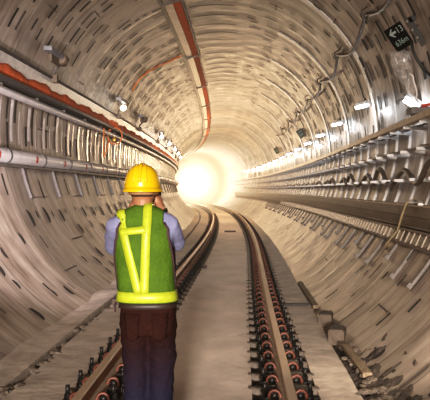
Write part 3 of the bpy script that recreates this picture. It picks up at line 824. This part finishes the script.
# ------------------------------------------------------------------ the worker
WX, WY = -.56, 4.17
worker = thing('person', 'worker in yellow hard hat and green reflective vest photographing the tunnel, seen from behind', 'person', (WX, WY, 0))
def ring_e(c, rx_, ry_, n=24, p=2.0, rot=0):
    out = []
    for k in range(n):
        a = 2 * PI * k / n; ca, sa = math.cos(a), math.sin(a)
        x = rx_ * math.copysign(abs(ca) ** (2 / p), ca); y = ry_ * math.copysign(abs(sa) ** (2 / p), sa)
        out.append(Vector((c[0] + x * math.cos(rot) - y * math.sin(rot), c[1] + x * math.sin(rot) + y * math.cos(rot), c[2])))
    return out
def dome(pts, r0, up=1): pass
def limb(mb, pts, rad, seg=14):
    """tapered capsule chain with rounded ends"""
    pts = [Vector(p) for p in pts]
    # resample smooth
    P = []; Rr = []
    for i in range(len(pts) - 1):
        for j in range(5):
            f = j / 5; P.append(pts[i].lerp(pts[i + 1], f)); Rr.append(rad[i] + (rad[i + 1] - rad[i]) * f)
    P.append(pts[-1]); Rr.append(rad[-1])
    t0 = (P[0] - P[1]).normalized(); t1 = (P[-1] - P[-2]).normalized()
    pre = [(P[0] + t0 * Rr[0] * s, Rr[0] * math.sqrt(max(0, 1 - s * s))) for s in (.97, .75, .4)]
    post = [(P[-1] + t1 * Rr[-1] * s, Rr[-1] * math.sqrt(max(0, 1 - s * s))) for s in (.4, .75, .97)]
    mb.tube([p for p, _ in pre] + P + [p for p, _ in post], [r for _, r in pre] + Rr + [r for _, r in post], seg)
def fuse(mb, name, m, voxel, smooth=4, parent=worker, fold=None):
    o = mb.build(name, m, None)
    rm = o.modifiers.new('r', 'REMESH'); rm.mode = 'VOXEL'; rm.voxel_size = voxel; rm.use_smooth_shade = True
    if smooth: s = o.modifiers.new('s', 'SMOOTH'); s.iterations = smooth; s.factor = .5
    dg = bpy.context.evaluated_depsgraph_get(); me = bpy.data.meshes.new_from_object(o.evaluated_get(dg))
    nm = o.name; bpy.data.objects.remove(o)
    if not me.materials: me.materials.append(m)
    if fold:
        me.update()
        nrm = [v.normal.copy() for v in me.vertices]
        for v, nn in zip(me.vertices, nrm): v.co += nn * fold(v.co)
    for p in me.polygons: p.use_smooth = True
    o = bpy.data.objects.new(name, me); C.objects.link(o); o.parent = parent; return o
# joints (local)
HC = Vector((-.015, .02, 1.655))                       # head centre
SHL, SHR = Vector((-.172, .0, 1.435)), Vector((.148, .0, 1.44))
ELL, ELR = Vector((-.222, .185, 1.285)), Vector((.172, .165, 1.315))
WRL, WRR = Vector((-.112, .150, 1.505)), Vector((.080, .150, 1.535))
HIPX = .02
LEGS = [(Vector((HIPX - .083, .0, .88)), Vector((HIPX - .076, .03, .49)), Vector((HIPX - .082, -.01, .10))),
        (Vector((HIPX + .083, .0, .88)), Vector((HIPX + .074, .03, .49)), Vector((HIPX + .080, -.01, .10)))]
TORSO = [(.86, .02, .155, .115), (.95, .018, .155, .110), (1.05, .012, .142, .103), (1.15, .005, .145, .104), (1.25, 0, .155, .110), (1.35, -.002, .165, .112), (1.42, -.003, .165, .100), (1.475, -.005, .125, .080), (1.51, -.008, .075, .062)]
def torso_at(z):
    for a, b in zip(TORSO, TORSO[1:]):
        if a[0] <= z <= b[0]:
            f = (z - a[0]) / (b[0] - a[0]); return [a[i] + (b[i] - a[i]) * f for i in range(1, 4)]
    return list(TORSO[0][1:]) if z < TORSO[0][0] else list(TORSO[-1][1:])
# body: one surface with head, neck, trunk, limbs, hands
mb = MB()
mb.rings([ring_e((c, 0, z), a * .93, b * .93, 24, 2.3) for z, c, a, b in TORSO])
limb(mb, [(-.01, -.005, 1.46), (-.012, .005, 1.53), (-.015, .01, 1.60)], [.062, .056, .058])
hr = []
for z, rx_, ry_, yo in ((-.118, .03, .03, .055), (-.10, .048, .058, .04), (-.06, .064, .085, .015), (0, .074, .098, 0), (.05, .076, .100, -.005), (.09, .062, .085, -.005), (.115, .035, .05, -.005)):
    hr.append(ring_e((HC.x, HC.y + yo, HC.z + z), rx_, ry_, 20))
mb.rings(hr)
limb(mb, [HC + Vector((0, .088, .01)), HC + Vector((0, .112, -.03))], [.010, .016])          # nose
for s in (-1, 1): limb(mb, [HC + Vector((s * .078, -.005, .02)), HC + Vector((s * .08, .0, -.025))], [.016, .011])   # ears
for p, w_ in ((HC + Vector((0, .085, -.068)), .02),): limb(mb, [p + Vector((-w_, 0, 0)), p + Vector((w_, 0, 0))], [.009, .009])
for sh, el, wr, s in ((SHL, ELL, WRL, -1), (SHR, ELR, WRR, 1)):
    limb(mb, [sh + Vector((-s * .03, 0, .0)), sh, sh.lerp(el, .5), el], [.052, .054, .046, .038])
    limb(mb, [el, el.lerp(wr, .35), wr], [.037, .038, .026])
    # hand raised to the phone: palm then fingers curling forward over its edge
    up = (wr - el).normalized(); inn = Vector((-s, .25, 0)); inn = (inn - up * inn.dot(up)).normalized(); fw = up.cross(inn) * (1 if up.cross(inn).y > 0 else -1)
    palm = wr + up * .05
    limb(mb, [wr, palm - fw * .016, palm + up * .035 - fw * .022], [.024, .026, .020])
    limb(mb, [wr, palm + fw * .016, palm + up * .035 + fw * .022], [.024, .026, .020])
    limb(mb, [palm, palm + up * .035], [.028, .022])
    for q, (ln, o_) in enumerate(((.070, -.033), (.080, -.011), (.076, .011), (.060, .032))):
        b = palm + up * .042 + fw * o_
        k1 = b + up * ln * .45 + inn * ln * .10; k2 = k1 + up * ln * .20 + inn * ln * .28; k3 = k2 + inn * ln * .28 - up * ln * .03
        limb(mb, [b, k1, k2, k3], [.0105, .0095, .0088, .0078], 8)
    tb = wr + up * .022 + fw * .022 + inn * .012
    limb(mb, [tb, tb + inn * .03 + fw * .018 + up * .02, tb + inn * .052 + fw * .016 + up * .045], [.014, .011, .009], 8)
for h, kn, an in LEGS:
    limb(mb, [h, h.lerp(kn, .5), kn], [.078, .066, .052]); limb(mb, [kn, kn.lerp(an, .35), an], [.05, .051, .036])
    limb(mb, [an + Vector((0, -.01, -.04)), an + Vector((0, .08, -.06)), an + Vector((0, .16, -.072))], [.036, .034, .024])
fuse(mb, 'body', M['skin'], .006, 3)
for s in (-1, 1):
    bm = bmesh.new(); bmesh.ops.create_uvsphere(bm, u_segments=12, v_segments=8, radius=.012); me = bpy.data.meshes.new('eye'); bm.to_mesh(me); bm.free(); me.materials.append(M['eye'])
    o = bpy.data.objects.new('eye', me); C.objects.link(o); o.parent = worker; o.location = HC + Vector((s * .031, .083, .012))
# hair: short, under the hat at the nape
mb = MB(); mb.rings([ring_e((HC.x, HC.y - .006 + yo, HC.z + z), rx_, ry_, 24) for z, rx_, ry_, yo in ((-.045, .060, .06, -.028), (-.03, .070, .078, -.02), (.01, .079, .098, -.012), (.06, .080, .102, -.008), (.10, .066, .085, -.008), (.12, .035, .05, 0))])
fuse(mb, 'hair', M['hair'], .008, 2)
# shirt
def shirt_fold(c):
    return .006 * mnoise.noise(Vector((c.x * 9, c.y * 9, c.z * 14))) + .004 * mnoise.noise(Vector((c.x * 22, c.y * 20, c.z * 26)))
mb = MB()
mb.rings([ring_e((c, 0, z), a + .006, b + .006, 28, 2.4) for z, c, a, b in TORSO if z > .9])
for sh, el, s in ((SHL, ELL, -1), (SHR, ELR, 1)):
    limb(mb, [sh + Vector((-s * .06, 0, .015)), sh, sh.lerp(el, .45), sh.lerp(el, .90)], [.056, .063, .062, .058], 18)
limb(mb, [(-.008, -.005, 1.485), (-.010, 0, 1.512)], [.082, .072])
limb(mb, [(-.13, 0, 1.455), (-.05, 0, 1.495), (.04, 0, 1.495), (.125, 0, 1.46)], [.060, .052, .052, .060])
shirt = fuse(mb, 'shirt', M['shirt'], .011, 6, fold=shirt_fold)
mb = MB(); mb.rings([ring_e((-.012, .002, z), r_, r_ * .95, 24) for z, r_ in ((1.505, .085), (1.54, .066), (1.552, .064), (1.552, .058), (1.50, .07))], caps=False)
o = mb.build('collar', M['shirt'], shirt)
# trousers
def trouser_fold(c):
    k = .012 if c.z < .78 else .006
    return k * mnoise.noise(Vector((c.x * 8, c.y * 7, c.z * 12 + c.x * 6))) + .006 * mnoise.noise(Vector((c.x * 20, c.y * 16, c.z * 30)))
mb = MB()
mb.rings([ring_e((c, 0, z), a, b, 28, 2.5) for z, c, a, b in ((.80, HIPX, .160, .118), (.86, HIPX, .168, .126), (.92, HIPX, .166, .122), (.98, HIPX - .002, .160, .114), (1.01, HIPX - .004, .156, .110))])
for h, kn, an in LEGS:
    limb(mb, [h + Vector((0, 0, .0)), h.lerp(kn, .45), kn, kn.lerp(an, .5), an + Vector((0, 0, -.015))], [.088, .083, .076, .074, .072], 18)
tr = fuse(mb, 'trousers', M['jeans'], .010, 5, fold=trouser_fold)
for s in (-1, 1):                                                       # back pockets
    x = HIPX + s * .082; pts = []
    g = []
    for iy, zz in enumerate((.935, .87, .80, .785)):
        for ix, dx in enumerate((-.05, -.025, 0, .025, .05)):
            dxx = dx * (1 - .12 * iy); dz = -.014 * (1 - abs(dx) / .05) if iy == 3 else 0
            xx = x + dxx; e = max(0, 1 - (abs((xx - HIPX) / .170)) ** 2.5) ** .4
            g.append((xx, -(.128 * e + .007), zz + dz))
    q = MB(); q.add(g, [(r * 5 + c_, r * 5 + c_ + 1, (r + 1) * 5 + c_ + 1, (r + 1) * 5 + c_) for r in range(3) for c_ in range(4)], smooth=True)
    o = q.build('back_pocket', M['jeans'], tr); sol = o.modifiers.new('s', 'SOLIDIFY'); sol.thickness = .003
mb = MB(); mb.rings([ring_e((HIPX - .003, 0, z), a, b, 32, 2.5) for z, a, b in ((.955, .166, .121), (.957, .172, .127), (.99, .168, .122), (.992, .160, .116))], caps=False)
mb.build('belt', M['belt'], worker)
# boots
for (h, kn, an), nm in zip(LEGS, ('l', 'r')):
    mb = MB(); x = an.x
    limb(mb, [(x, an.y - .01, .17), (x, an.y - .01, .075)], [.052, .048]); limb(mb, [(x, an.y - .03, .045), (x, an.y + .08, .05), (x, an.y + .17, .042)], [.045, .047, .040])
    o = fuse(mb, 'boot', M['boot'], .009, 2)
    for v in o.data.vertices: v.co.z = max(.002, v.co.z)
# vest: a shell that follows the trunk, open at the arms
VR = .020
def vest_pt(ang, z, extra=0.0):
    c, a, b = torso_at(z)
    fl = max(0, (1.18 - z) / .19) ** 1.2 * .008
    aa, bb = a + VR + fl + extra, b + VR + fl + extra
    if z > 1.40: bb += .0
    ca, sa = math.cos(ang), math.sin(ang); p = 2.35
    return Vector((c + aa * math.copysign(abs(ca) ** (2 / p), ca), bb * math.copysign(abs(sa) ** (2 / p), sa), z))
def half_w(z):                    # half width of the back panel in radians about the back direction
    if z < 1.12: return PI / 2
    f = min(1, (z - 1.12) / .26); return PI / 2 - f * .72
ZV = [.992 + .0225 * i for i in range(24)]
ZV = [z for z in ZV if z <= 1.47]
NA = 22
def vest_sheet(sgn):
    vs = []; fs = []
    for z in ZV:
        hw = half_w(z)
        for k in range(NA + 1):
            a = sgn * PI / 2 + (-hw + 2 * hw * k / NA)
            vs.append(vest_pt(a, z))
    # over the shoulders
    last = vs[(len(ZV) - 1) * (NA + 1):len(ZV) * (NA + 1)]
    for dz, yy in ((-.030, .082), (-.008, .055), (.0, .02), (.001, .0)):
        for k in range(NA + 1):
            q = last[k]; top = 1.562 - .45 * max(0, abs(q.x + .008) - .04)
            if abs(q.x + .008) < .055 and sgn > 0: top -= .03
            vs.append(Vector((q.x, sgn * yy, top + dz)))
    rows = len(ZV) + 4
    for i in range(rows - 1):
        for k in range(NA): fs.append((i * (NA + 1) + k, i * (NA + 1) + k + 1, (i + 1) * (NA + 1) + k + 1, (i + 1) * (NA + 1) + k))
    return vs, fs
mb = MB()
for sgn in (-1, 1):
    vs, fs = vest_sheet(sgn); mb.add(vs, fs, 0, True)
vest = mb.build('vest', M['vest'], worker)
bm = bmesh.new(); bm.from_mesh(vest.data); bmesh.ops.remove_doubles(bm, verts=bm.verts, dist=.002); bmesh.ops.recalc_face_normals(bm, faces=bm.faces)
for v in bm.verts:
    v.co.y += math.copysign(.004, v.co.y) * mnoise.noise(Vector((v.co.x * 11, v.co.y, v.co.z * 8))) * 1.3
bm.to_mesh(vest.data); bm.free()
sol = vest.modifiers.new('s', 'SOLIDIFY'); sol.thickness = .004; sol.offset = 1
def band(name, path, w, m, extra=.006):
    """flat tape over the vest; path = list of (ang, z, ) centre points, widened sideways"""
    vs = []; n = len(path)
    for i in range(n):
        a0, z0 = path[max(0, i - 1)]; a1, z1 = path[min(n - 1, i + 1)]
        c, a_, b_ = torso_at(path[i][1]); rr = (a_ + b_) / 2 + VR
        d = Vector(((a1 - a0) * rr, z1 - z0)); d.normalize(); px_, pz_ = -d.y, d.x
        for s in (-.5, 0, .5):
            vs.append(vest_pt(path[i][0] + px_ * w * s / rr, path[i][1] + pz_ * w * s, extra))
    fs = [(i * 3 + k, i * 3 + k + 1, (i + 1) * 3 + k + 1, (i + 1) * 3 + k) for i in range(n - 1) for k in range(2)]
    q = MB(); q.add(vs, fs, 0, True); o = q.build(name, m, vest); s = o.modifiers.new('s', 'SOLIDIFY'); s.thickness = .003; s.offset = 0; return o
def ang_x(x, z):                   # back-side angle whose vest point has this x
    lo, hi = PI, 2 * PI
    for _ in range(40):
        mid = (lo + hi) / 2
        if vest_pt(mid, z).x < x: lo = mid
        else: hi = mid
    return (lo + hi) / 2
def line(p0, p1, n=14): return [(ang_x(p0[0] + (p1[0] - p0[0]) * i / n, p0[1] + (p1[1] - p0[1]) * i / n), p0[1] + (p1[1] - p0[1]) * i / n) for i in range(n + 1)]
def lz(py): return CAMZ - (py - 190) / 168.0
def lxp(px): return (px - 239) / 168.0 - WX
# hem band round the waist
band('reflective_hem', [(2 * PI * i / 48, 1.027) for i in range(49)], .058, M['reflective'])
def strap(p0, p1, w, extra):
    vs = []; n = 16; cs = []
    for i in range(n + 1):
        f = i / n; x = p0[0] + (p1[0] - p0[0]) * f; z = p0[1] + (p1[1] - p0[1]) * f
        cs.append((x, vest_pt(ang_x(x, z), z, extra).y, z))
    x = p1[0]; top = 1.562 - .45 * max(0, abs(x + .008) - .04)
    cs += [(x, -.082 - extra, top - .030 + extra), (x, -.055, top - .004 + extra), (x, -.01, top + extra + .002), (x, .03, top - .004 + extra)]
    for x, y, z in cs:
        for s_ in (-.5, 0, .5):
            yy = vest_pt(ang_x(x + s_ * w, z), z, extra).y if z < 1.47 else y
            vs.append(Vector((x + s_ * w, yy, z)))
    fs = [(i * 3 + k, i * 3 + k + 1, (i + 1) * 3 + k + 1, (i + 1) * 3 + k) for i in range(len(cs) - 1) for k in range(2)]
    q = MB(); q.add(vs, fs, 0, True); o = q.build('reflective_strap', M['reflective'], vest); m_ = o.modifiers.new('s', 'SOLIDIFY'); m_.thickness = .003; m_.offset = 0
strap((lxp(141.5), 1.05), (lxp(123.5), 1.468), .050, .007)
strap((lxp(147), 1.05), (lxp(149.5), 1.468), .050, .009)
band('reflective_crossband', line((lxp(124), lz(231)), (lxp(148), lz(228.5))), .040, M['reflective'], .009)
# front straps
for s in (-1, 1):
    band('reflective_strap', [(PI / 2 + s * .5, 1.02 + .045 * i) for i in range(11)], .042, M['reflective'], .006)
# dark binding at the arm openings
for s in (-1, 1):
    for sgn in (-1, 1):
        pts = []
        for z in [1.06 + .02 * i for i in range(21)]:
            hw = half_w(z); pts.append(vest_pt(sgn * PI / 2 + s * sgn * -hw * -1, z, .004))
        q = MB(); q.tube(pts, .009, 6); q.build('binding', M['trim_dark'], vest)
# side tapes hanging at the left hip
q = MB(); q.tube([vest_pt(PI + .1, .985, .008), vest_pt(PI + .15, .96, .012), vest_pt(PI + .2, .93, .006)], .007, 6); q.build('side_tie', M['trim_dark'], vest)
# watch
u = (WRR - ELR).normalized()
q = MB(); c = WRR - u * .02; q.tube([c - u * .011, c + u * .011], .034, 16); q.build('watch_strap', M['black'], worker)
# hard hat
helm = MB(); rgs = []; HB = Vector((HC.x - .002, HC.y - .004, 1.652))
for i in range(13):
    a = (PI / 2) * i / 12
    rgs.append(ring_e((HB.x, HB.y - .012 * math.sin(a), HB.z + .150 * math.sin(a) ** .92), max(.001, .108 * math.cos(a) ** .80), max(.001, .134 * math.cos(a) ** .80), 40))
helm.rings(rgs)
hat = helm.build('hard_hat', M['helmet'], worker)
q = MB()
q.rings([ring_e((HB.x, HB.y + dy, HB.z + dz), a_, b_, 40) for a_, b_, dz, dy in ((.100, .125, .004, 0), (.118, .150, -.014, .01), (.121, .154, -.013, .01), (.120, .153, -.008, .01), (.107, .134, .014, 0), (.100, .125, .012, 0))], caps=False)
q.build('brim', M['helmet'], hat)
for dx in (-.038, 0, .038):
    pts = []
    for i in range(21):
        a = math.radians(14 + 152 * i / 20)
        xx = HB.x + dx * (.55 + .45 * abs(math.cos(a)))
        pts.append(Vector((xx, HB.y - .012 * math.sin(a) - .132 * (abs(math.cos(a)) ** .8) * math.copysign(1, math.cos(a)) * math.sqrt(max(.0, 1 - (dx / .108) ** 2)), HB.z + .150 * (math.sin(a) ** .92) * math.sqrt(max(0, 1 - (dx / .15) ** 2)) + .001)))
    q = MB(); q.tube(pts, .0105 if dx == 0 else .007, 8); q.build('crown_ridge', M['helmet'], hat)
q = MB(); q.rings([ring_e((HC.x, HC.y - .004, HC.z + z), .083, .106, 32) for z in (-.032, .0)], caps=False)
o = q.build('headband', M['helmet_strap'], hat); s = o.modifiers.new('s', 'SOLIDIFY'); s.thickness = .004
# phone held up in both hands
ph = block('phone', 'black phone held up in both raised hands before the worker\'s face', Vector((WX - .004, WY + .235, 1.605)), (.150, .010, .074), 0, M['phone'], 'phone')

# ------------------------------------------------------------------ bright work floodlight far round the bend
yf = 80
fl = W(CX - .1, yf, CAMZ + .9)
t = thing('floodlight', 'dazzling white floodlight glowing round the bend at the tunnel end', 'light', fl, head(yf))
MB().box((0, .12, 0), (1.9, .16, 1.9)).build('housing', M['lamp_grey'], t)
q = MB(); q.tube([(0, .03, 0), (0, -.03, 0)], .9, 32); q.build('lens', M['portal'], t)
for s in (-1, 1): MB().tube([(s * .5, .2, -.9), (s * .75, .3, -2.5)], .04, 8).build('leg', M['galv_dark'], t)
def aim(p, q): return (Vector(q) - Vector(p))
area('flood_beam', fl + Vector((.05, -.5, 0)), aim(fl, W(CX, 45, 2.2)), 1.8, 60, (1, .76, .5))
# unseen fill behind the viewpoint, more added beside the frame and along the bore
area('fill_light', (-.2, -13, 2.9), (-.012, 1, -.125), 1.2, 350, (1, .89, .80), spread=math.radians(44))
area('fill_light', (1.5, 4.6, 1.0), (-.16, 1, -.12), .4, 20, (1, .86, .70), spread=math.radians(100))
area('fill_light', (-2.2, 5.6, 1.7), (-.17, 1, .03), .4, 95, (1, .90, .96), spread=math.radians(60))
for y, pw in ((29, 95), (38, 220), (48, 290), (58, 90), (67, 22), (80.5, 40), (86, 150), (94, 170)):
    point('bore_fill', W(CX, y, 3.4), pw, (1, .70, .42) if y < 80 else (1, .85, .62), .25)  # bare points added to brighten the far bore, no fixtures

# ------------------------------------------------------------------ world: dim air that emits a faint warm haze
w = bpy.data.worlds.new('World'); bpy.context.scene.world = w; w.use_nodes = True
nt = w.node_tree; N = nt.nodes; L = nt.links
N['Background'].inputs['Color'].default_value = (.9, .85, .8, 1); N['Background'].inputs['Strength'].default_value = .25
va = N.new('ShaderNodeVolumeAbsorption'); va.inputs['Color'].default_value = (0, 0, 0, 1); va.inputs['Density'].default_value = .003
em = N.new('ShaderNodeEmission'); em.inputs['Color'].default_value = (1, .80, .56, 1); em.inputs['Strength'].default_value = .0011
ad = N.new('ShaderNodeAddShader'); L.new(va.outputs[0], ad.inputs[0]); L.new(em.outputs[0], ad.inputs[1]); L.new(ad.outputs[0], N['World Output'].inputs['Volume'])

# added glow in the air round the floodlight, emitting to look like lit haze
def haze_glow(c, size, rz, strength, col, pwr):
    ge = N.new('ShaderNodeNewGeometry')
    su = N.new('ShaderNodeVectorMath'); su.operation = 'SUBTRACT'; L.new(ge.outputs['Position'], su.inputs[0]); su.inputs[1].default_value = c
    ro = N.new('ShaderNodeVectorRotate'); ro.rotation_type = 'Z_AXIS'; ro.inputs['Angle'].default_value = -rz; L.new(su.outputs[0], ro.inputs['Vector'])
    di = N.new('ShaderNodeVectorMath'); di.operation = 'DIVIDE'; L.new(ro.outputs[0], di.inputs[0]); di.inputs[1].default_value = size
    ln = N.new('ShaderNodeVectorMath'); ln.operation = 'LENGTH'; L.new(di.outputs[0], ln.inputs[0])
    mr = N.new('ShaderNodeMapRange'); mr.inputs[1].default_value = 1; mr.inputs[2].default_value = 0; mr.inputs[3].default_value = 0; mr.inputs[4].default_value = 1; L.new(ln.outputs['Value'], mr.inputs[0])
    pw = N.new('ShaderNodeMath'); pw.operation = 'POWER'; pw.inputs[1].default_value = pwr; L.new(mr.outputs[0], pw.inputs[0])
    mu = N.new('ShaderNodeMath'); mu.operation = 'MULTIPLY'; mu.inputs[1].default_value = strength; L.new(pw.outputs[0], mu.inputs[0])
    e = N.new('ShaderNodeEmission'); e.inputs['Color'].default_value = (*col, 1); L.new(mu.outputs[0], e.inputs['Strength']); return e
e1 = haze_glow(W(CX - .5, 77, CAMZ + .9), (4.2, 4.2, 4.2), 0, 1.5, (1, .86, .62), 2.8)
e2 = haze_glow(W(CX - .5, 66, CAMZ + .9), (9, 38, 7), head(66), .036, (1, .68, .38), 1.2)
for e in (e1, e2):
    a2 = N.new('ShaderNodeAddShader'); L.new(ad.outputs[0], a2.inputs[0]); L.new(e.outputs[0], a2.inputs[1]); ad = a2
L.new(ad.outputs[0], N['World Output'].inputs['Volume'])
w.cycles.volume_step_size = 4.0

# ------------------------------------------------------------------ camera
cd = bpy.data.cameras.new('Camera'); cam = bpy.data.objects.new('Camera', cd); C.objects.link(cam)
cam.location = (0, 0, CAMZ); cam.rotation_euler = (PI / 2, 0, 0)
cd.sensor_width = 36; cd.lens = 36 * 700 / 430.0; cd.shift_x = -24 / 430.0; cd.shift_y = -10 / 430.0; cd.clip_end = 400; cd.clip_start = .05
sc_ = bpy.context.scene; sc_.camera = cam
sc_.view_settings.view_transform = 'Standard'; sc_.view_settings.look = 'None'; sc_.view_settings.exposure = 0
vs_ = sc_.view_settings; vs_.use_curve_mapping = True
cv = vs_.curve_mapping.curves[3]
for x, y in ((.035, .022), (.20, .185), (.55, .60)): cv.points.new(x, y)
vs_.curve_mapping.update()
sc_.cycles.use_denoising = True
sc_.cycles.volume_max_steps = 64; sc_.cycles.volume_step_rate = 1.0; sc_.cycles.max_bounces = 6; sc_.cycles.transparent_max_bounces = 16
